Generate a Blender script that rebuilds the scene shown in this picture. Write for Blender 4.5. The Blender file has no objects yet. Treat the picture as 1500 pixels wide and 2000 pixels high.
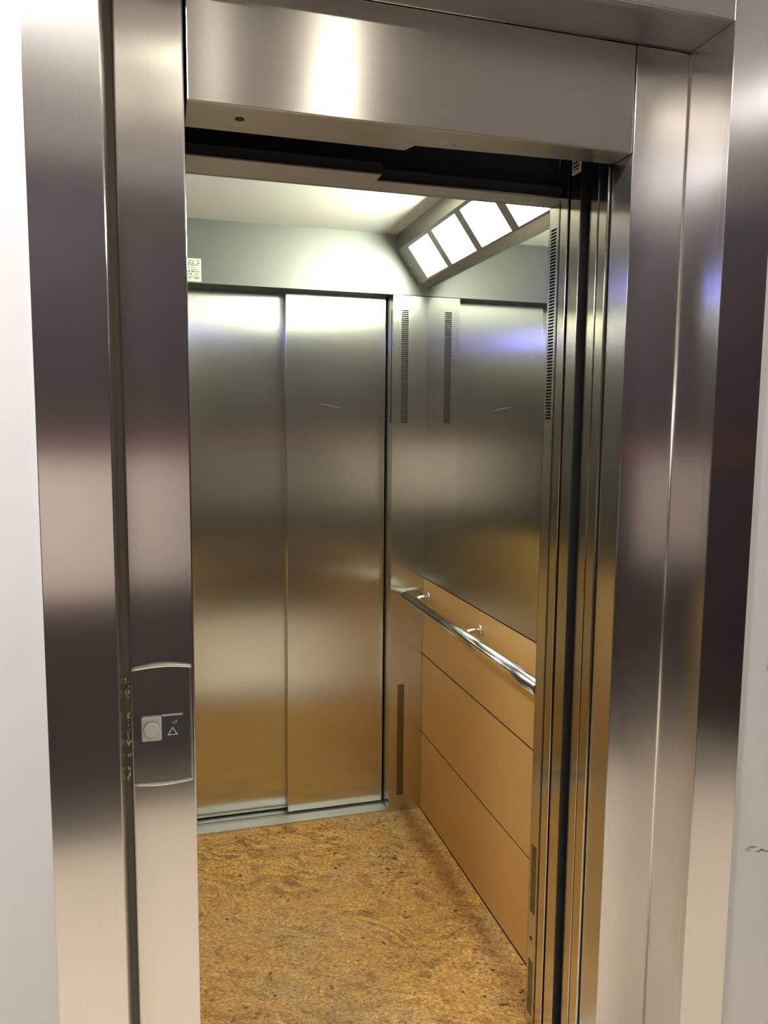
import bpy, bmesh, math, random
from mathutils import Vector, Matrix

# ------------------------------------------------------------------ camera
scene = bpy.context.scene
COL = scene.collection
EYE = Vector((0.0, 0.0, 1.50))
YAW, PITCH, ROLL, FPX = 0.27833, -0.1089, 0.00905, 1510.0
fwd = Vector((math.sin(YAW)*math.cos(PITCH), math.cos(YAW)*math.cos(PITCH), math.sin(PITCH)))
rgt = Vector((math.cos(YAW), -math.sin(YAW), 0.0))
upv = rgt.cross(fwd)
r2 = math.cos(ROLL)*rgt + math.sin(ROLL)*upv
u2 = -math.sin(ROLL)*rgt + math.cos(ROLL)*upv
cd = bpy.data.cameras.new('camera')
cam = bpy.data.objects.new('camera', cd)
COL.objects.link(cam)
cd.sensor_fit = 'VERTICAL'
cd.sensor_height = 36.0
cd.lens = FPX*36.0/2000.0
cd.clip_start = 0.02
M = Matrix((r2, u2, -fwd)).transposed().to_4x4()
M.translation = EYE
cam.matrix_world = M
scene.camera = cam

# ------------------------------------------------------------------ world, exposure
w = bpy.data.worlds.new('world')
scene.world = w
w.use_nodes = True
w.node_tree.nodes['Background'].inputs[0].default_value = (0.8, 0.85, 1.0, 1)
w.node_tree.nodes['Background'].inputs[1].default_value = 0.0
vs = scene.view_settings
vs.view_transform = 'Standard'
vs.look = 'None'
vs.gamma = 1.0
vs.use_curve_mapping = False
vs.exposure = 0.0
CEIL_LAMP = 275.0      # radiance of the landing downlights
CAR_LAMP = 132.0       # radiance of the car's light panels

# ------------------------------------------------------------------ dimensions (metres)
YF = 1.236      # face of the steel surround
YW = 1.244      # face of the white landing wall
YC = 1.357      # face of the columns and lintel
XL, XR = 0.045, 0.877        # landing opening
XRL, XRR = -0.074, 0.995     # reveals
XF0, XF1, ZF1 = -0.179, 1.096, 2.330   # outline of the surround
ZL, ZS = 2.025, 2.224        # lintel bottom / surround soffit
D, W, WL = 2.769, 0.950, -0.100   # car: rear plane, right wall, left wall
ZC = 2.195                   # car ceiling
ZH = 1.983                   # rear header
YA = 1.655                   # inner face of the car front wall
XCAR, ZCAR = 0.860, 2.000    # car door opening, right side and top
H_ROOM = 2.62

# ------------------------------------------------------------------ materials
def newmat(name):
    m = bpy.data.materials.new(name)
    m.use_nodes = True
    nt = m.node_tree
    return m, nt, nt.nodes['Principled BSDF']

def link(nt, a, b): nt.links.new(a, b)

def plain(name, col, rough=0.5, metal=0.0, spec=0.5, emit=None, estr=0.0, coat=0.0):
    m, nt, b = newmat(name)
    b.inputs['Base Color'].default_value = (*col, 1)
    b.inputs['Roughness'].default_value = rough
    b.inputs['Metallic'].default_value = metal
    b.inputs['Specular IOR Level'].default_value = spec
    b.inputs['Coat Weight'].default_value = coat
    if emit:
        b.inputs['Emission Color'].default_value = (*emit, 1)
        b.inputs['Emission Strength'].default_value = estr
    return m

def steel(name, col, rough, aniso, axis, grain=0.10, smudge=0.06):
    """Brushed stainless steel. axis = direction of the brushing ('Z' upright, 'X' level)."""
    m, nt, b = newmat(name)
    N = nt.nodes
    b.inputs['Metallic'].default_value = 1.0
    geo = N.new('ShaderNodeNewGeometry')
    cr = N.new('ShaderNodeVectorMath'); cr.operation = 'CROSS_PRODUCT'
    cr.inputs[1].default_value = {'Z': (0.003, 0.002, 1), 'X': (1, 0.003, 0.002), 'Y': (0.002, 1, 0.003)}[axis]
    link(nt, geo.outputs['Normal'], cr.inputs[0])
    nm = N.new('ShaderNodeVectorMath'); nm.operation = 'NORMALIZE'
    link(nt, cr.outputs[0], nm.inputs[0])
    link(nt, nm.outputs[0], b.inputs['Tangent'])
    b.inputs['Anisotropic'].default_value = aniso
    tc = N.new('ShaderNodeTexCoord')
    mp = N.new('ShaderNodeMapping')
    mp.inputs['Scale'].default_value = {'Z': (420, 420, 5), 'X': (5, 420, 420), 'Y': (420, 5, 420)}[axis]
    link(nt, tc.outputs['Object'], mp.inputs['Vector'])
    nz = N.new('ShaderNodeTexNoise'); nz.inputs['Scale'].default_value = 1.0
    nz.inputs['Detail'].default_value = 3.0
    link(nt, mp.outputs[0], nz.inputs['Vector'])
    mr = N.new('ShaderNodeMapRange')
    mr.inputs['From Min'].default_value = 0.3; mr.inputs['From Max'].default_value = 0.7
    mr.inputs['To Min'].default_value = 1.0-grain; mr.inputs['To Max'].default_value = 1.0
    link(nt, nz.outputs['Fac'], mr.inputs['Value'])
    mx = N.new('ShaderNodeMix'); mx.data_type = 'RGBA'; mx.blend_type = 'MULTIPLY'
    mx.inputs['Factor'].default_value = 1.0
    mx.inputs['A'].default_value = (*col, 1)
    link(nt, mr.outputs['Result'], mx.inputs['B'])
    link(nt, mx.outputs['Result'], b.inputs['Base Color'])
    n2 = N.new('ShaderNodeTexNoise'); n2.inputs['Scale'].default_value = 4.0; n2.inputs['Detail'].default_value = 4.0
    link(nt, tc.outputs['Object'], n2.inputs['Vector'])
    m2 = N.new('ShaderNodeMapRange')
    m2.inputs['From Min'].default_value = 0.3; m2.inputs['From Max'].default_value = 0.7
    m2.inputs['To Min'].default_value = rough-smudge/2; m2.inputs['To Max'].default_value = rough+smudge/2
    link(nt, n2.outputs['Fac'], m2.inputs['Value'])
    link(nt, m2.outputs['Result'], b.inputs['Roughness'])
    return m

def laminate():
    m, nt, b = newmat('beech_laminate')
    N = nt.nodes
    tc = N.new('ShaderNodeTexCoord')
    mp = N.new('ShaderNodeMapping'); mp.inputs['Scale'].default_value = (40, 1.5, 55)
    link(nt, tc.outputs['Object'], mp.inputs['Vector'])
    nz = N.new('ShaderNodeTexNoise'); nz.inputs['Scale'].default_value = 1.0; nz.inputs['Detail'].default_value = 5
    link(nt, mp.outputs[0], nz.inputs['Vector'])
    cr = N.new('ShaderNodeValToRGB')
    cr.color_ramp.elements[0].position = 0.25; cr.color_ramp.elements[0].color = (0.605, 0.355, 0.115, 1)
    cr.color_ramp.elements[1].position = 0.75; cr.color_ramp.elements[1].color = (0.635, 0.375, 0.125, 1)
    link(nt, nz.outputs['Fac'], cr.inputs['Fac'])
    link(nt, cr.outputs['Color'], b.inputs['Base Color'])
    b.inputs['Roughness'].default_value = 0.38
    return m

def granite():
    m, nt, b = newmat('golden_granite')
    N = nt.nodes
    tc = N.new('ShaderNodeTexCoord')
    rot = N.new('ShaderNodeMapping'); rot.inputs['Rotation'].default_value = (0, 0, math.radians(28))
    link(nt, tc.outputs['Object'], rot.inputs['Vector'])
    # warp, for flowing veins
    wn = N.new('ShaderNodeTexNoise'); wn.inputs['Scale'].default_value = 3.5; wn.inputs['Detail'].default_value = 4
    link(nt, rot.outputs[0], wn.inputs['Vector'])
    wv = N.new('ShaderNodeMix'); wv.data_type = 'RGBA'; wv.blend_type = 'LINEAR_LIGHT'; wv.inputs['Factor'].default_value = 0.12
    link(nt, rot.outputs[0], wv.inputs['A']); link(nt, wn.outputs['Color'], wv.inputs['B'])
    def noise(scale, detail, rough=0.6, stretch=None, src=None):
        n = N.new('ShaderNodeTexNoise'); n.inputs['Scale'].default_value = scale
        n.inputs['Detail'].default_value = detail; n.inputs['Roughness'].default_value = rough
        s = src or wv.outputs['Result']
        if stretch:
            q = N.new('ShaderNodeMapping'); q.inputs['Scale'].default_value = stretch
            link(nt, s, q.inputs['Vector']); s = q.outputs[0]
        link(nt, s, n.inputs['Vector'])
        return n.outputs['Fac']
    def ramp(f, stops):
        r = N.new('ShaderNodeValToRGB'); e = r.color_ramp.elements
        while len(e) < len(stops): e.new(0.5)
        for i, (p, c) in enumerate(stops):
            e[i].position = p; e[i].color = (*c, 1) if len(c) == 3 else c
        link(nt, f, r.inputs['Fac']); return r.outputs['Color']
    def mix(mode, fac, a, bb):
        x = N.new('ShaderNodeMix'); x.data_type = 'RGBA'; x.blend_type = mode
        if hasattr(fac, 'links'): link(nt, fac, x.inputs['Factor'])
        else: x.inputs['Factor'].default_value = fac
        for s, k in ((a, 'A'), (bb, 'B')):
            if hasattr(s, 'links'): link(nt, s, x.inputs[k])
            else: x.inputs[k].default_value = (*s, 1)
        return x.outputs['Result']
    RAW = rot.outputs[0]
    base = ramp(noise(2.6, 4), [(0.30, (0.50, 0.36, 0.18)), (0.46, (0.57, 0.335, 0.12)), (0.58, (0.66, 0.385, 0.115)), (0.72, (0.74, 0.45, 0.15))])
    # crystals: coarse blotches, medium grains, fine pepper
    blot = ramp(noise(22, 5, 0.7, (0.75, 1.4, 1)), [(0.33, (0.62, 0.55, 0.48)), (0.50, (1, 1, 1)), (0.68, (1.22, 1.18, 1.10))])
    c = mix('MULTIPLY', 1.0, base, blot)
    # pale rounded crystals
    pv = N.new('ShaderNodeTexVoronoi'); pv.inputs['Scale'].default_value = 17; pv.inputs['Randomness'].default_value = 1
    pm = N.new('ShaderNodeMapping'); pm.inputs['Scale'].default_value = (0.7, 1.4, 1)
    link(nt, wv.outputs['Result'], pm.inputs['Vector']); link(nt, pm.outputs[0], pv.inputs['Vector'])
    pale = ramp(pv.outputs['Distance'], [(0.12, (0.75, 0.75, 0.75)), (0.36, (0, 0, 0))])
    pmask = ramp(noise(4.5, 4, 0.7), [(0.50, (0, 0, 0)), (0.58, (1, 1, 1))])
    c = mix('MIX', mix('MULTIPLY', 1.0, pale, pmask), c, (0.84, 0.56, 0.27))
    grains = ramp(noise(95, 5, 0.75, (0.85, 1.3, 1), RAW), [(0.33, (0.20, 0.15, 0.11)), (0.44, (0.75, 0.70, 0.64)), (0.55, (1.03, 1.0, 0.95)), (0.70, (1.55, 1.5, 1.35))])
    c = mix('MULTIPLY', 1.0, c, grains)
    pepper = ramp(noise(210, 3, 0.7, None, RAW), [(0.35, (0.30, 0.24, 0.2)), (0.46, (1, 1, 1)), (0.60, (1.0, 1.0, 1.0)), (0.72, (1.35, 1.3, 1.2))])
    c = mix('MULTIPLY', 0.9, c, pepper)
    # long dark veins
    veins = ramp(noise(6.0, 8, 0.7, (0.45, 2.0, 1)), [(0.46, (0, 0, 0)), (0.5, (0.85, 0.85, 0.85)), (0.54, (0, 0, 0))])
    vmask = ramp(noise(2.6, 2), [(0.50, (0, 0, 0)), (0.62, (1, 1, 1))])
    c = mix('MIX', mix('MULTIPLY', 1.0, veins, vmask), c, (0.10, 0.052, 0.026))
    # black specks
    dv = N.new('ShaderNodeTexVoronoi'); dv.inputs['Scale'].default_value = 30
    link(nt, wv.outputs['Result'], dv.inputs['Vector'])
    dark = ramp(dv.outputs['Distance'], [(0.12, (1, 1, 1)), (0.20, (0, 0, 0))])
    dmask = ramp(noise(11, 2), [(0.49, (0, 0, 0)), (0.56, (1, 1, 1))])
    c = mix('MIX', mix('MULTIPLY', 1.0, dark, dmask), c, (0.06, 0.035, 0.02))
    link(nt, c, b.inputs['Base Color'])
    b.inputs['Roughness'].default_value = 0.32
    b.inputs['Specular IOR Level'].default_value = 0.35
    return m

def wall_paint():
    m, nt, b = newmat('white_wall_paint')
    N = nt.nodes
    tc = N.new('ShaderNodeTexCoord')
    nz = N.new('ShaderNodeTexNoise'); nz.inputs['Scale'].default_value = 9; nz.inputs['Detail'].default_value = 6
    link(nt, tc.outputs['Object'], nz.inputs['Vector'])
    cr = N.new('ShaderNodeValToRGB')
    cr.color_ramp.elements[0].position = 0.3; cr.color_ramp.elements[0].color = (0.72, 0.71, 0.725, 1)
    cr.color_ramp.elements[1].position = 0.7; cr.color_ramp.elements[1].color = (0.75, 0.74, 0.75, 1)
    link(nt, nz.outputs['Fac'], cr.inputs['Fac'])
    link(nt, cr.outputs['Color'], b.inputs['Base Color'])
    bp = N.new('ShaderNodeBump'); bp.inputs['Strength'].default_value = 0.06; bp.inputs['Distance'].default_value = 0.01
    link(nt, nz.outputs['Fac'], bp.inputs['Height']); link(nt, bp.outputs[0], b.inputs['Normal'])
    b.inputs['Roughness'].default_value = 0.7
    return m

def wood_dark(name, c0, c1):
    m, nt, b = newmat(name)
    N = nt.nodes
    tc = N.new('ShaderNodeTexCoord')
    mp = N.new('ShaderNodeMapping'); mp.inputs['Scale'].default_value = (30, 30, 2)
    link(nt, tc.outputs['Object'], mp.inputs['Vector'])
    nz = N.new('ShaderNodeTexNoise'); nz.inputs['Scale'].default_value = 1; nz.inputs['Detail'].default_value = 5
    link(nt, mp.outputs[0], nz.inputs['Vector'])
    cr = N.new('ShaderNodeValToRGB')
    cr.color_ramp.elements[0].color = (*c0, 1); cr.color_ramp.elements[1].color = (*c1, 1)
    link(nt, nz.outputs['Fac'], cr.inputs['Fac']); link(nt, cr.outputs['Color'], b.inputs['Base Color'])
    b.inputs['Roughness'].default_value = 0.4
    return m

def mirror_mat():
    m, nt, b = newmat('tinted_mirror')
    b.inputs['Metallic'].default_value = 1.0
    b.inputs['Base Color'].default_value = (0.80, 0.82, 0.77, 1)
    b.inputs['Roughness'].default_value = 0.02
    return m

ST_COL = (0.655, 0.63, 0.622)
M_ = {
    'steel_v': steel('brushed_steel_upright_grain', ST_COL, 0.225, 0.90, 'Z', grain=0.04, smudge=0.02),
    'steel_h': steel('brushed_steel_level_grain', ST_COL, 0.29, 0.90, 'X', grain=0.04, smudge=0.02),
    'steel_soffit': steel('brushed_steel_soffit', ST_COL, 0.30, 0.6, 'X'),
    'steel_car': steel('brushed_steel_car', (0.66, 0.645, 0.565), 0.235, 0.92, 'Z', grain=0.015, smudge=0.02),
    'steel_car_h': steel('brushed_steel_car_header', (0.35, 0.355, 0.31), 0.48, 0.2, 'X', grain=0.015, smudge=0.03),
    'steel_edge': steel('brushed_steel_door_edge', (0.68, 0.64, 0.56), 0.16, 0.6, 'Z', grain=0.015, smudge=0.02),
    'steel_lamp': steel('brushed_steel_lamp_housing', (0.50, 0.49, 0.44), 0.35, 0.3, 'Y'),
    'chrome': plain('polished_steel', (0.78, 0.77, 0.74), 0.16, 1.0),
    'trim': plain('satin_chrome_trim', (0.86, 0.84, 0.80), 0.22, 1.0),
    'alu': steel('aluminium_sill', (0.86, 0.88, 0.87), 0.48, 0.3, 'X', grain=0.22),
    'black': plain('shaft_black', (0.006, 0.007, 0.008), 0.6),
    'navy': plain('dark_blue_black_paint', (0.010, 0.018, 0.028), 0.45),
    'gap_shade': plain('gap_shade_black', (0.012, 0.013, 0.014), 0.5),
    'navy2': plain('dark_grey_paint', (0.028, 0.032, 0.036), 0.5),
    'slot': plain('slot_shadow_black', (0.010, 0.009, 0.008), 0.7),
    'ceil_car': plain('cream_car_ceiling', (0.66, 0.63, 0.52), 0.35),
    'lam': laminate(),
    'lam_core': plain('panel_backing_dark', (0.03, 0.012, 0.006), 0.8),
    'granite': granite(),
    'mirror': mirror_mat(),
    'wall': wall_paint(),
    'ceil': plain('white_ceiling_paint', (0.80, 0.79, 0.78), 0.8),
    'cream_floor': plain('cream_stone_floor', (0.86, 0.75, 0.58), 0.22),
    'wood': wood_dark('dark_brown_wood', (0.024, 0.018, 0.017), (0.042, 0.031, 0.029)),
    'redwood': plain('red_brown_varnished_wood', (0.16, 0.045, 0.040), 0.35),
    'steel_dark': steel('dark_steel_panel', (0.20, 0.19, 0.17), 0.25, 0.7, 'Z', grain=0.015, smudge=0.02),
    'rose': plain('rose_beige_paint', (0.78, 0.66, 0.61), 0.6),
    'mat': plain('dark_reflected_mat', (0.035, 0.028, 0.024), 0.95),
    'grey_plastic': plain('light_grey_plastic', (0.62, 0.63, 0.62), 0.35),
    'grey_plastic2': plain('pale_grey_plastic_button', (0.70, 0.70, 0.68), 0.3),
    'ring': plain('grey_button_groove', (0.22, 0.23, 0.23), 0.4),
    'slate': plain('slate_sign_plate', (0.062, 0.066, 0.082), 0.35),
    'white_print': plain('white_print', (0.78, 0.78, 0.76), 0.5),
    'paper': plain('pale_green_plate', (0.74, 0.78, 0.60), 0.45),
    'ink': plain('dark_ink', (0.05, 0.06, 0.05), 0.6),
    'sealant': plain('grey_sealant', (0.16, 0.14, 0.12), 0.5),
    'putty': plain('dried_sealant_crumb', (0.50, 0.43, 0.33), 0.6),
    'diff': plain('light_panel_diffuser', (0.9, 0.95, 0.92), 0.4, emit=(0.93, 1.0, 0.87), estr=CAR_LAMP),
    'diff_end': plain('light_panel_diffuser_over_tube_end', (0.9, 0.95, 0.92), 0.4, emit=(0.86, 1.0, 0.92), estr=CAR_LAMP*0.13),
    'down': plain('downlight_lens', (1, 1, 1), 0.4, emit=(1.0, 0.98, 0.965), estr=CEIL_LAMP),
    'down_warm': plain('warm_downlight_lens', (1, 0.8, 0.4), 0.4, emit=(1.0, 0.92, 0.72), estr=CEIL_LAMP*1.2),
    'blue': plain('blue_display', (0.05, 0.06, 0.4), 0.3, emit=(0.17, 0.15, 1.0), estr=22.0),
    'scuff': plain('grey_scuff', (0.20, 0.19, 0.20), 0.8),
    'white_rim': plain('white_rim', (0.8, 0.8, 0.8), 0.4),
}

# ------------------------------------------------------------------ mesh helpers
def mesh_obj(name, bm, mat, parent=None, smooth=False, bevel=0.0, seg=2):
    me = bpy.data.meshes.new(name)
    bmesh.ops.recalc_face_normals(bm, faces=bm.faces)
    bm.to_mesh(me); bm.free()
    me.materials.append(M_[mat])
    o = bpy.data.objects.new(name, me)
    COL.objects.link(o)
    if smooth:
        for p in me.polygons: p.use_smooth = True
    if bevel > 0:
        b = o.modifiers.new('bevel', 'BEVEL'); b.width = bevel; b.segments = seg; b.limit_method = 'ANGLE'
    if parent: 
        o.parent = parent
        o.matrix_parent_inverse = parent.matrix_world.inverted()
    return o

def bm_box(bm, a, b):
    x0, x1 = sorted((a[0], b[0])); y0, y1 = sorted((a[1], b[1])); z0, z1 = sorted((a[2], b[2]))
    v = [bm.verts.new(p) for p in ((x0,y0,z0),(x1,y0,z0),(x1,y1,z0),(x0,y1,z0),(x0,y0,z1),(x1,y0,z1),(x1,y1,z1),(x0,y1,z1))]
    for f in ((0,3,2,1),(4,5,6,7),(0,1,5,4),(1,2,6,5),(2,3,7,6),(3,0,4,7)):
        bm.faces.new([v[i] for i in f])

def box(name, a, b, mat, parent=None, bevel=0.0):
    bm = bmesh.new(); bm_box(bm, a, b)
    return mesh_obj(name, bm, mat, parent, bevel=bevel)

def boxes(name, lst, mat, parent=None, bevel=0.0):
    bm = bmesh.new()
    for a, b in lst: bm_box(bm, a, b)
    return mesh_obj(name, bm, mat, parent, bevel=bevel)

def prism(name, poly, axis, t0, t1, mat, parent=None, bevel=0.0, smooth=False):
    """poly: 2-D outline; extruded along axis ('X': (y,z), 'Y': (x,z), 'Z': (x,y))."""
    def P(p, t):
        return {'X': (t, p[0], p[1]), 'Y': (p[0], t, p[1]), 'Z': (p[0], p[1], t)}[axis]
    bm = bmesh.new()
    A = [bm.verts.new(P(p, t0)) for p in poly]; B = [bm.verts.new(P(p, t1)) for p in poly]
    bm.faces.new(A); bm.faces.new(B[::-1])
    n = len(poly)
    for i in range(n): bm.faces.new((A[i], A[(i+1) % n], B[(i+1) % n], B[i]))
    return mesh_obj(name, bm, mat, parent, bevel=bevel, smooth=smooth)

def tube(name, pts, rad, mat, parent=None, n=16, cap=True):
    bm = bmesh.new(); rings = []
    pts = [Vector(p) for p in pts]
    rr = rad if isinstance(rad, (list, tuple)) else [rad]*len(pts)
    for i, p in enumerate(pts):
        t = (pts[min(i+1, len(pts)-1)] - pts[max(i-1, 0)]).normalized()
        ref = Vector((0, 0, 1)) if abs(t.z) < 0.9 else Vector((1, 0, 0))
        a = t.cross(ref).normalized(); b = t.cross(a)
        rings.append([bm.verts.new(p + rr[i]*(math.cos(2*math.pi*k/n)*a + math.sin(2*math.pi*k/n)*b)) for k in range(n)])
    for A, B in zip(rings, rings[1:]):
        for k in range(n): bm.faces.new((A[k], A[(k+1) % n], B[(k+1) % n], B[k]))
    if cap:
        bm.faces.new(rings[0]); bm.faces.new(rings[-1][::-1])
    o = mesh_obj(name, bm, mat, parent)
    for p in o.data.polygons: p.use_smooth = len(p.vertices) == 4
    return o

def empty(name, loc):
    o = bpy.data.objects.new(name, None); COL.objects.link(o)
    o.location = loc; o.empty_display_size = 0.05
    bpy.context.view_layer.update()
    return o

def tag(o, label, cat=None, kind=None, group=None):
    o['label'] = label
    if cat: o['category'] = cat
    if kind: o['kind'] = kind
    if group: o['group'] = group
    return o

def slotted(name, plane, c, a0, a1, z0, z1, s0, s1, groups, mat, parent, inward, th=0.0015):
    """Sheet with a column of real ventilation slots. plane 'Y': runs along X at Y=c; 'X': runs along Y at X=c.
    groups: (slot z0, slot z1, count). inward: direction (+1/-1) in which the sheet has its thickness."""
    def P(a, z, d): return (a, c+d, z) if plane == 'Y' else (c+d, a, z)
    zs = [(z0, None)]
    holes = []
    for (g0, g1, n) in groups:
        p = (g1-g0)/n
        for k in range(n):
            holes.append((g0+k*p+p*0.19, g0+k*p+p*0.81))
    holes.sort()
    bm = bmesh.new()
    def quad(pts): bm.faces.new([bm.verts.new(q) for q in pts])
    def rect(A0, A1, Z0, Z1, d): quad([P(A0, Z0, d), P(A1, Z0, d), P(A1, Z1, d), P(A0, Z1, d)])
    rect(a0, s0, z0, z1, 0); rect(s1, a1, z0, z1, 0)
    cur = z0
    t = inward*th
    for h0, h1 in holes:
        rect(s0, s1, cur, h0, 0); cur = h1
        quad([P(s0, h0, 0), P(s1, h0, 0), P(s1, h0, t), P(s0, h0, t)])
        quad([P(s0, h1, 0), P(s1, h1, 0), P(s1, h1, t), P(s0, h1, t)])
        quad([P(s0, h0, 0), P(s0, h1, 0), P(s0, h1, t), P(s0, h0, t)])
        quad([P(s1, h0, 0), P(s1, h1, 0), P(s1, h1, t), P(s1, h0, t)])
    rect(s0, s1, cur, z1, 0)
    me = bpy.data.meshes.new(name)
    bmesh.ops.remove_doubles(bm, verts=bm.verts, dist=1e-6)
    bm.to_mesh(me); bm.free(); me.materials.append(M_[mat])
    o = bpy.data.objects.new(name, me); COL.objects.link(o)
    o.parent = parent; o.matrix_parent_inverse = parent.matrix_world.inverted()
    return o

def struct(o, label):
    return tag(o, label, kind='structure')

# ------------------------------------------------------------------ landing room; unseen finishes invented for the steel to reflect
RX0, RX1, RY0 = -1.60, 2.60, -0.75
wf = boxes('wall_front', [((RX0, YW, 0), (XF0+0.006, YW+0.11, H_ROOM)), ((XF1-0.006, YW, 0), (RX1, YW+0.11, H_ROOM)),
                          ((XF0+0.006, YW, ZF1), (XF1-0.006, YW+0.11, H_ROOM))], 'wall')
struct(wf, 'white painted landing wall around the lift doorway')
struct(box('floor', (RX0, RY0, -0.06), (RX1, YC+0.075, 0), 'cream_floor'), 'cream stone floor of the landing')
struct(box('ceiling', (RX0, RY0, H_ROOM), (RX1, YW+0.11, H_ROOM+0.05), 'ceil'), 'white landing ceiling')
struct(box('wall_left', (RX0-0.06, RY0, 0), (RX0, YW, H_ROOM), 'wood'), 'unseen side wall of the landing by the call button, dark wood invented for the reflections')  # unseen; dark wood here and on the end wall dims the steel reflections
struct(box('wall_right', (RX1, RY0, 0), (RX1+0.06, YW, H_ROOM), 'wood'), 'unseen end wall of the landing, dark wood invented for the reflections')
wb = box('wall_back', (RX0, RY0-0.06, 0), (RX1, RY0, H_ROOM), 'wall')
struct(wb, 'unseen landing wall facing the lift, dark wood and rose beige bands invented for the reflections')
box('reflected_wood', (RX0, RY0, 1.44), (RX1, RY0+0.02, 2.50), 'wood', wb)  # unseen bands invented so the steel reflects dark and light stripes
box('reflected_rail', (RX0, RY0, 1.37), (RX1, RY0+0.025, 1.44), 'redwood', wb)  # added for a reddish tint in the column reflection
box('reflected_band', (RX0, RY0, 0.82), (0.12, RY0+0.015, 1.37), 'rose', wb)
box('reflected_wood', (0.12, RY0, 0.82), (RX1, RY0+0.02, 1.37), 'wood', wb)
box('reflected_wood', (RX0, RY0, 0.0), (RX1, RY0+0.02, 0.82), 'wood', wb)
dm = box('reflected_mat', (-1.1, RY0+0.03, 0.0), (2.3, -0.33, 0.012), 'mat', bevel=0.004)  # unseen mat, added to put a dark band into the steel reflections
tag(dm, 'long dark doormat along the unseen wall, added for a dark band in the steel reflections', 'reflected_mat')

# ------------------------------------------------------------------ steel surround of the landing door
t1 = empty('trim_1', (0.42, YC, 0))
struct(t1, 'brushed steel surround of the lift doorway with deep reveals')
box('face_panel', (XF0, YF, 0), (XRL, YF+0.019, ZF1), 'steel_v', t1, bevel=0.0016)
box('face_panel', (XRR, YF, 0), (XF1, YF+0.019, ZF1), 'steel_v', t1, bevel=0.0016)
box('head_panel', (XRL, YF, ZS), (XRR, YF+0.019, ZF1), 'steel_h', t1, bevel=0.0016)
box('reveal_panel', (XRL-0.011, YF+0.017, 0), (XRL, YC+0.011, ZS), 'steel_edge', t1, bevel=0.001)
box('reveal_panel', (XRR, YF+0.017, 0), (XRR+0.011, YC+0.011, ZS), 'steel_v', t1, bevel=0.001)
box('reveal_soffit', (XRL, YF+0.017, ZS), (XRR, YC+0.011, ZS+0.010), 'steel_soffit', t1)
# column carrying the call station, standing off the reveal by a joint
box('column_panel', (-0.0628, YC, 0), (XL, YC+0.070, ZS-0.002), 'steel_v', t1, bevel=0.003)
box('joint_backing', (XRL, YC+0.008, 0), (-0.062, YC+0.014, ZS), 'sealant', t1)
box('column_panel', (XR, YC, 0), (XRR, YC+0.070, ZS-0.002), 'steel_v', t1, bevel=0.0018)
# bright corner seams of the reveal
tube('corner_seam', [(XRR-0.001, YC-0.001, 0.0), (XRR-0.001, YC-0.001, ZS)], 0.0016, 'trim', t1, n=6)
tube('corner_seam', [(XRL, YC-0.002, ZS-0.001), (XRR, YC-0.002, ZS-0.001)], 0.0014, 'trim', t1, n=6)
# lintel: a pressed steel box
box('lintel_panel', (0.0492, YC-0.001, ZL), (0.8747, YC+0.010, ZS-0.0035), 'steel_h', t1, bevel=0.002)
sof = prism('lintel_soffit', [(0.0492, YC+0.002), (0.8747, YC+0.002), (0.8747, 1.4215), (0.4655, 1.443), (0.4545, 1.472), (0.0492, 1.475)], 'Z', ZL+0.0005, ZL+0.006, 'steel_soffit', t1)
hole = tube('key_hole', [(0.1387, 1.412, ZL-0.0006), (0.1387, 1.412, ZL+0.004)], 0.008, 'slot', t1, n=20)
hole['label'] = 'small dark round key hole in the lintel underside'

# sealant crumbs in the joint beside the call station
random.seed(4)
for zc, n, spread in ((1.050, 9, 0.018), (1.017, 6, 0.028), (0.971, 9, 0.028), (0.9425, 5, 0.014), (0.900, 4, 0.018)):
    bm = bmesh.new()
    for k in range(n):
        c = Vector((-0.068+random.uniform(-0.003, 0.003), YC+0.003+random.uniform(-0.003, 0.004), zc+random.uniform(-spread, spread)))
        r = bmesh.ops.create_icosphere(bm, subdivisions=1, radius=random.uniform(0.0009, 0.0022), matrix=Matrix.Translation(c))
        for v in r['verts']: v.co.z = c.z + (v.co.z-c.z)*random.uniform(1.2, 2.6)
    mesh_obj('sealant_crumbs', bm, 'putty', t1)['kind'] = 'stuff'

# ------------------------------------------------------------------ landing door, slid open into its pocket
d1 = empty('door_1', (1.10, 1.466, 0))
struct(d1, 'landing sliding door slid open, only the steel panel edges showing')
box('door_panel', (0.8715, 1.4317, 0.012), (1.320, 1.4627, 2.12), 'steel_edge', d1, bevel=0.0015)
box('door_panel', (0.8724, 1.4690, 0.012), (1.320, 1.5010, 2.12), 'steel_edge', d1, bevel=0.0015)
box('pocket_backing', (0.8810, 1.4275, 0), (1.330, 1.4295, 2.12), 'black', d1)
box('sill', (WL, YC+0.075, -0.03), (1.0, 1.503, 0.0), 'alu', d1)
# ------------------------------------------------------------------ car front door, slid open
d2 = empty('door_2', (1.10, 1.56, 0))
struct(d2, 'car sliding door slid open, two steel panel edges showing')
box('door_panel', (XCAR+0.001, 1.5200, 0.012), (1.320, 1.5630, 2.12), 'steel_edge', d2, bevel=0.0015)
box('door_panel', (XCAR-0.001, 1.5704, 0.012), (1.320, 1.6030, 2.12), 'steel_edge', d2, bevel=0.0015)
box('gap_shade_sheet', (XCAR+0.0005, 1.5155, 0.012), (1.0, 1.5195, 2.12), 'gap_shade', d2)  # dark sheet standing in for the shade in the running gap
box('sill', (WL, 1.520, -0.03), (0.95, 1.603, 0.0), 'alu', d2)

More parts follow.
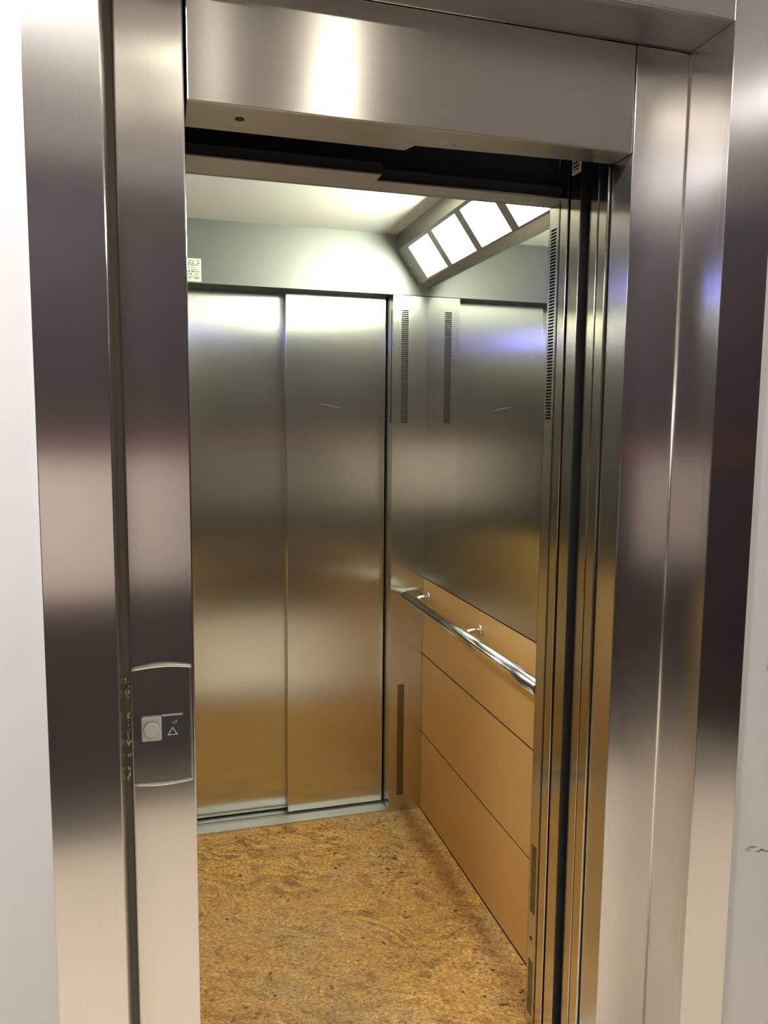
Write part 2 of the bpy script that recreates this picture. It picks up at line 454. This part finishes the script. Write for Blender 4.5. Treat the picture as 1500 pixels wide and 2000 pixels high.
# ------------------------------------------------------------------ car: front wall
cf = empty('wall_car_front', (0.42, YA, 0))
struct(cf, 'front wall of the lift car with door header and vented jamb')
slotted('jamb_return', 'X', XCAR, 1.6126, YA, 0.0, ZCAR, 1.620, 1.6463,
        [(1.521, 1.950, 60), (0.3006, 0.4778, 26), (0.03, 0.1747, 20)], 'steel_car', cf, +1)
box('vent_backing', (XCAR+0.008, 1.6135, 0.0), (XCAR+0.010, YA-0.002, ZCAR), 'slot', cf)
tube('screw_hole', [(XCAR-0.0006, 1.636, 0.232), (XCAR+0.004, 1.636, 0.232)], 0.0056, 'slot', cf, n=16)
box('jamb_panel', (XCAR, YA-0.0012, 0), (W, YA, ZCAR), 'steel_car', cf)
box('jamb_edge', (XCAR+0.0005, 1.6102, 0), (W, 1.6124, 2.12), 'trim', cf)
box('jamb_panel', (WL, 1.6126, 0), (XL-0.004, YA, ZCAR), 'steel_car', cf, bevel=0.001)
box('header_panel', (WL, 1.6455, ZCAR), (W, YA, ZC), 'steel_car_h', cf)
box('header_lip', (WL, 1.548, ZCAR), (0.4310, 1.6454, ZCAR+0.0042), 'steel_soffit', cf, bevel=0.001)
box('header_lip', (0.4312, 1.5863, ZCAR), (0.886, 1.6454, ZCAR+0.0042), 'steel_soffit', cf, bevel=0.001)
box('door_track', (WL, 1.5554, ZCAR+0.0044), (0.4348, 1.5835, ZCAR+0.0266), 'navy2', cf)
box('door_track', (0.431, 1.593, ZCAR+0.0044), (0.857, 1.608, ZCAR+0.0285), 'navy2', cf)
box('operator_cover', (WL-0.1, 1.6135, ZCAR+0.0044), (0.859, 1.6305, 2.53), 'navy', cf)

# ------------------------------------------------------------------ car: floor, ceiling
struct(box('floor_car', (WL, 1.603, -0.04), (W, 2.779, 0.0), 'granite'), 'golden brown speckled granite floor of the lift car')
struct(box('ceiling_car', (WL, YA-0.009, ZC), (0.84, D+0.10, ZC+0.02), 'ceil_car'), 'pale cream lift car ceiling')

# ------------------------------------------------------------------ car: right wall
cw = empty('wall_car_right', (W, 2.25, 0))
struct(cw, 'side wall of the lift car with mirror above three beech laminate panels')
box('wall_backing', (W+0.008, YA, 0), (W+0.03, D+0.02, ZC), 'lam_core', cw)
for z0, z1 in ((0.006, 0.3125), (0.3185, 0.6265), (0.6325, 0.9270)):
    box('laminate_panel', (W, YA, z0), (W+0.010, D-0.001, z1), 'lam', cw, bevel=0.0012)
for zj in (0.3155, 0.6295, 0.9298):
    box('joint_strip', (W+0.0025, YA, zj-0.0032), (W+0.008, D-0.001, zj+0.0032), 'lam_core', cw)
box('joint_strip', (W+0.0015, YA, 0.0), (W+0.008, D-0.001, 0.0062), 'lam_core', cw)
mir = box('mirror', (W, YA, 0.9325), (W+0.006, D, 2.06), 'mirror', cw)
mir['label'] = 'tinted wall mirror above the beech panels'
# left wall, the same build
cl = empty('wall_car_left', (WL, 2.25, 0))
struct(cl, 'opposite side wall of the lift car, beech panels below steel')
box('wall_backing', (WL-0.03, YA, 0), (WL-0.008, D+0.02, ZC), 'lam_core', cl)
for z0, z1 in ((0.006, 0.3125), (0.3185, 0.6265), (0.6325, 0.9270)):
    box('laminate_panel', (WL-0.010, YA, z0), (WL, D-0.001, z1), 'lam', cl, bevel=0.0012)
box('steel_panel', (WL-0.008, YA, 0.9325), (WL, D, ZC), 'steel_dark', cl)  # out of view, steel darkened so the reveal reflects less light

# ------------------------------------------------------------------ car: rear wall with header and jambs
cb = empty('wall_car_back', (0.45, D, 0))
struct(cb, 'rear wall of the lift car with steel header and vented jambs')
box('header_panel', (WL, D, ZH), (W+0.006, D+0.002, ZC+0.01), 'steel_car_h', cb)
box('header_underside', (WL, D+0.002, ZH), (W, 2.95, ZH+0.003), 'navy2', cb)
slotted('jamb_panel', 'Y', D, 0.8205, W, 0.0, ZH-0.0025, 0.8520, 0.8790, [(1.517, 1.930, 60), (0.066, 0.513, 64)], 'steel_car', cb, +1)
box('vent_backing', (0.823, D+0.008, 0), (W, D+0.010, ZH-0.003), 'slot', cb)
slotted('jamb_return', 'X', 0.8205, D, 2.90, 0.0, ZH-0.0025, 2.782, 2.800, [(1.517, 1.930, 60)], 'steel_car', cb, +1)
box('vent_backing', (0.828, D+0.0105, 0), (0.830, 2.90, ZH-0.003), 'slot', cb)
box('jamb_panel', (WL, D, 0), (0.030, 2.90, ZH-0.0025), 'steel_car', cb, bevel=0.001)

# ------------------------------------------------------------------ rear door, closed
d3 = empty('door_3', (0.43, 2.86, 0))
struct(d3, 'closed two-panel sliding rear door of brushed steel')
box('door_panel', (0.020, 2.884, 0.012), (0.455, 2.915, 2.03), 'steel_car', d3, bevel=0.0018)
box('door_panel', (0.4365, 2.846, 0.012), (0.8140, 2.876, 2.03), 'steel_car', d3, bevel=0.0018)
box('door_shadow_plate', (WL, 2.94, -0.03), (W, 2.95, 2.1), 'black', d3)
sl = box('sill', (0.031, 2.7795, -0.03), (0.8200, 2.838, 0.004), 'alu', d3)
box('sill_rib', (0.031, 2.846, -0.03), (0.8200, 2.852, 0.002), 'alu', sl)
box('sill_rib', (0.031, 2.858, -0.03), (0.8200, 2.878, 0.004), 'alu', sl)
box('sill_rib', (0.031, 2.886, -0.03), (0.8200, 2.940, 0.002), 'alu', sl)
box('sill_nosing', (0.031, 2.7765, -0.02), (0.8200, 2.7805, 0.0045), 'trim', sl)

for pts in ([(0.560, 1.586), (0.600, 1.579), (0.640, 1.570)], [(0.668, 0.083), (0.700, 0.090)]):
    tube('scratch', [(x, 2.8459, z) for x, z in pts], [0.0002]+[0.0004]*(len(pts)-2)+[0.0002], 'alu', d3, n=6)

# ------------------------------------------------------------------ slanted light fitting along the top of the mirror
lf = empty('light_fitting', (0.90, 2.26, 2.02))
tag(lf, 'slanted steel light fitting with bright square panels above the car mirror', 'light')
A, B = Vector((0.831, 2.135)), Vector((0.914, 2.021))
tv = (B-A).normalized(); nv = Vector((-tv.y, tv.x)) * -1.0   # nv points into the car (left, down)
if nv.x > 0: nv = -nv
y0, y1 = YA+0.002, D-0.001
prism('housing_side', [(0.831, ZC), (0.831, 2.135), (0.834, 2.135), (0.834, ZC)], 'Y', y0, y1, 'steel_lamp', lf)
prism('lower_lip', [(0.914, 2.021), (0.944, 2.010), (0.949, 2.012), (0.949, 2.016), (0.916, 2.025)], 'Y', y0, y1, 'trim', lf)
# slanted face: frame bars round each panel
s_len = (B-A).length
def slope_pt(s, d): 
    q = A + tv*s - nv*d
    return (q.x, q.y)
def slope_bar(name, s0, s1, ya, yb, d0, d1, mat):
    return prism(name, [slope_pt(s0, d0), slope_pt(s1, d0), slope_pt(s1, d1), slope_pt(s0, d1)], 'Y', ya, yb, mat, lf)
sa, sb = 0.0115, 0.1340
slope_bar('face_frame', 0, sa, y0, y1, 0, 0.004, 'steel_lamp')
slope_bar('face_frame', sb, s_len, y0, y1, 0, 0.004, 'steel_lamp')
spans = []
yy = 2.652
while yy > YA + 0.03:
    spans.append((max(yy-0.199, YA+0.012), yy)); yy -= 0.2435
edges = [y1] + [v for s in spans for v in (s[1], s[0])] + [y0]
for k in range(0, len(edges), 2):
    if edges[k]-edges[k+1] > 0.003:
        slope_bar('face_bar', sa, sb, edges[k+1], edges[k], 0, 0.004, 'steel_lamp')
for k, (ya, yb) in enumerate(spans):
    slope_bar('light_panel', sa, sb, ya, yb, 0.003, 0.006, 'diff_end' if k in (0, len(spans)-1) else 'diff')
tube('screw', [(0.868-0.002, 2.715, 2.077), (0.872, 2.715, 2.083)], 0.003, 'trim', lf, n=10)

# ------------------------------------------------------------------ handrail
hr = empty('handrail', (0.88, 2.25, 0.86))
tag(hr, 'round polished steel handrail mounted on the beech panels', 'handrail')
tube('rail', [(0.882, 1.672, 0.860), (0.882, 2.752, 0.860)], 0.0195, 'chrome', hr, n=28)
tube('end_cap', [(0.882, 2.7525, 0.860), (0.882, 2.7600, 0.860)], [0.0195, 0.016], 'chrome', hr, n=28)
for by in (2.205, 2.700):
    b = tube('bracket', [(0.884, by, 0.858), (0.915, by, 0.866), (0.930, by, 0.868), (0.947, by, 0.868)], [0.008, 0.008, 0.0085, 0.009], 'chrome', hr, n=14)
    tube('wall_rose', [(0.9495, by, 0.868), (0.945, by, 0.868), (0.941, by, 0.868)], [0.018, 0.0175, 0.012], 'chrome', b, n=24)

# ------------------------------------------------------------------ call station on the column
cs = empty('call_station', (-0.012, YC, 0.98))
tag(cs, 'lift call station with square grey push button on the steel column', 'call button')
def arc(z, bulge, x0=-0.0610, x1=0.0394, n=14):
    pts = []
    for i in range(n+1):
        t = i/n
        pts.append((x0+(x1-x0)*t, YC-0.0033, z+bulge*math.sin(math.pi*t)))
    return pts
top, bot = arc(1.0826, 0.0056), arc(0.8774, -0.0033)
outline = [(p[0], p[2]) for p in top] + [(p[0], p[2]) for p in reversed(bot)]
prism('face_plate', outline, 'Y', YC-0.0024, YC-0.0001, 'steel_v', cs, bevel=0.0008)
def taper(n): return [0.0020+0.0012*math.sin(math.pi*i/(n-1)) for i in range(n)]
tube('trim_bar', top, taper(len(top)), 'trim', cs, n=10)
tube('trim_bar', bot, [r*0.8 for r in taper(len(bot))], 'trim', cs, n=10)
YP = YC-0.0024
box('edge_strip', (0.0361, YP-0.0012, 0.8816), (0.0382, YP, 1.0821), 'trim', cs)
pb = box('button_body', (-0.0459, YP-0.0065, 0.9551), (-0.0127, YP, 0.9978), 'grey_plastic', cs, bevel=0.0023)
tube('button_ring', [(-0.0292, YP-0.0073, 0.9764), (-0.0292, YP-0.0063, 0.9764)], [0.0140, 0.0144], 'ring', pb, n=32)
tube('button_cap', [(-0.0292, YP-0.0094, 0.9764), (-0.0292, YP-0.0086, 0.9764), (-0.0292, YP-0.0065, 0.9764)], [0.0118, 0.0133, 0.0137], 'grey_plastic2', pb, n=32)
sp = box('direction_sign', (-0.0122, YP-0.0022, 0.9556), (0.0234, YP, 0.9983), 'slate', cs, bevel=0.0005)
box('sign_top_edge', (-0.0122, YP-0.0030, 0.9974), (0.0234, YP-0.0002, 0.9988), 'grey_plastic', sp)
# white outlined triangle
def tri_outline(cx, cz, wd, ht, t):
    o = [Vector((cx-wd/2, cz-ht/2)), Vector((cx+wd/2, cz-ht/2)), Vector((cx, cz+ht/2))]
    c = (o[0]+o[1]+o[2])/3
    k = 1 - t/((o[0]-c).length*0.5)
    i = [c+(p-c)*k for p in o]
    bm = bmesh.new(); ya = YP-0.0028; yb = YP-0.0021
    vo = [bm.verts.new((p.x, ya, p.y)) for p in o]; vi = [bm.verts.new((p.x, ya, p.y)) for p in i]
    for a in range(3): bm.faces.new((vo[a], vo[(a+1) % 3], vi[(a+1) % 3], vi[a]))
    ex = bmesh.ops.extrude_face_region(bm, geom=bm.faces[:])
    for v in [g for g in ex['geom'] if isinstance(g, bmesh.types.BMVert)]: v.co.y = yb
    return mesh_obj('up_triangle', bm, 'white_print', sp)
tri_outline(0.0056, 0.9697, 0.0178, 0.0150, 0.0015)
for (mx, mz, s) in ((0.0066, 0.9847, 0.0008), (0.0080, 0.9854, 0.0007), (0.0120, 0.9865, 0.0012), (0.0101, 0.9823, 0.0006)):
    box('worn_mark', (mx-s, YP-0.0026, mz-s), (mx+s, YP-0.0021, mz+s*1.2), 'white_print', sp)

# ------------------------------------------------------------------ small plates
pl = box('data_plate', (0.070, D-0.0012, 1.9865), (0.1375, D-0.0001, 2.0630), 'paper')
tag(pl, 'small pale printed data plate on the rear door header', 'label')
random.seed(11)
zz = 2.056
bars = []
while zz > 1.993:
    x = 0.074
    h = random.choice((0.0016, 0.0022, 0.0028))
    while x < 0.128:
        l = random.uniform(0.003, 0.011)
        if random.random() < 0.72: bars.append(((x, D-0.0017, zz-h), (min(x+l, 0.131), D-0.0011, zz)))
        x += l + random.uniform(0.0015, 0.004)
    zz -= h + random.uniform(0.003, 0.006)
boxes('print', bars, 'ink', pl)

sk = box('sticker', (XCAR-0.0006, 1.5235, 2.0425), (XCAR+0.0008, 1.558, 2.081), 'white_rim')
tag(sk, 'small white sticker with black print at the top of the car door edge', 'label')
boxes('print', [((XCAR-0.0011, 1.527+a, 2.0425+z0), (XCAR-0.0005, 1.527+b, 2.0425+z1)) for a, b, z0, z1 in
                ((0.001, 0.024, 0.012, 0.0165), (0.003, 0.020, 0.0065, 0.0088), (0.0, 0.028, 0.020, 0.0247), (0.0, 0.017, 0.028, 0.0347))], 'ink', sk)

# scuffs on the white wall
random.seed(3)
def scuff(pts, wd):
    bm = bmesh.new()
    top = []; low = []
    for i, (x, z) in enumerate(pts):
        e = wd*(0.25+math.sin(math.pi*(i+0.5)/len(pts)))*random.uniform(0.5, 1.2)
        top.append(bm.verts.new((x, YW-0.0004, z+e/2))); low.append(bm.verts.new((x, YW-0.0004, z-e/2)))
    for i in range(len(pts)-1): bm.faces.new((low[i], low[i+1], top[i+1], top[i]))
    return mesh_obj('scuff', bm, 'scuff', wf)
scuff([(1.135, 0.641), (1.142, 0.645), (1.150, 0.647), (1.158, 0.645), (1.165, 0.644)], 0.0024)
scuff([(1.138, 0.640), (1.144, 0.638), (1.151, 0.641)], 0.0021)
scuff([(1.160, 0.635), (1.168, 0.634), (1.177, 0.637), (1.186, 0.632), (1.199, 0.629)], 0.0030)
scuff([(1.158, 1.032), (1.162, 1.025), (1.165, 1.016)], 0.0028)

# ------------------------------------------------------------------ car operating panel, unseen, invented to carry the blue source seen in reflections
op = empty('operating_panel', (WL, 2.0, 1.0))
tag(op, 'unseen steel car operating panel opposite the mirror, invented to carry the blue source of the reflections', 'control panel')
box('face_plate', (WL, 1.82, 0.95), (WL+0.012, 2.08, 2.04), 'steel_car', op, bevel=0.002)
box('display', (WL+0.0121, 1.84, 1.935), (WL+0.014, 2.06, 2.005), 'blue', op)
for k in range(6):
    tube('floor_button', [(WL+0.012, 1.98, 1.05+0.07*k), (WL+0.016, 1.98, 1.05+0.07*k)], 0.016, 'grey_plastic2', op, n=20)

# ------------------------------------------------------------------ landing downlights
def downlight(x, y, rad, mat, label):
    e = empty('downlight', (x, y, H_ROOM))
    tag(e, label, 'light', group='landing downlights')
    tube('rim', [(x, y, H_ROOM), (x, y, H_ROOM-0.012)], [rad+0.02, rad+0.015], 'white_rim', e, n=32)
    tube('lens', [(x, y, H_ROOM-0.0122), (x, y, H_ROOM-0.016)], [rad, rad*0.97], mat, e, n=32)
downlight(0.58, 0.00, 0.040, 'down_warm', 'small round warm ceiling downlight in front of the lift doorway')
downlight(0.17, 0.17, 0.013, 'down_warm', 'tiny unseen warm spotlight added for a highlight on the right column')  # unseen spot added for a warm highlight on the right column
downlight(-0.85, 0.55, 0.128, 'down', 'large round white ceiling light, unseen, added to brighten the landing wall')  # unseen lamp added to brighten the front wall
downlight(2.42, 0.95, 0.125, 'down', 'round white ceiling light, unseen, added to brighten the wall right of the doorway')  # unseen lamp added to lift the wall beside the right frame
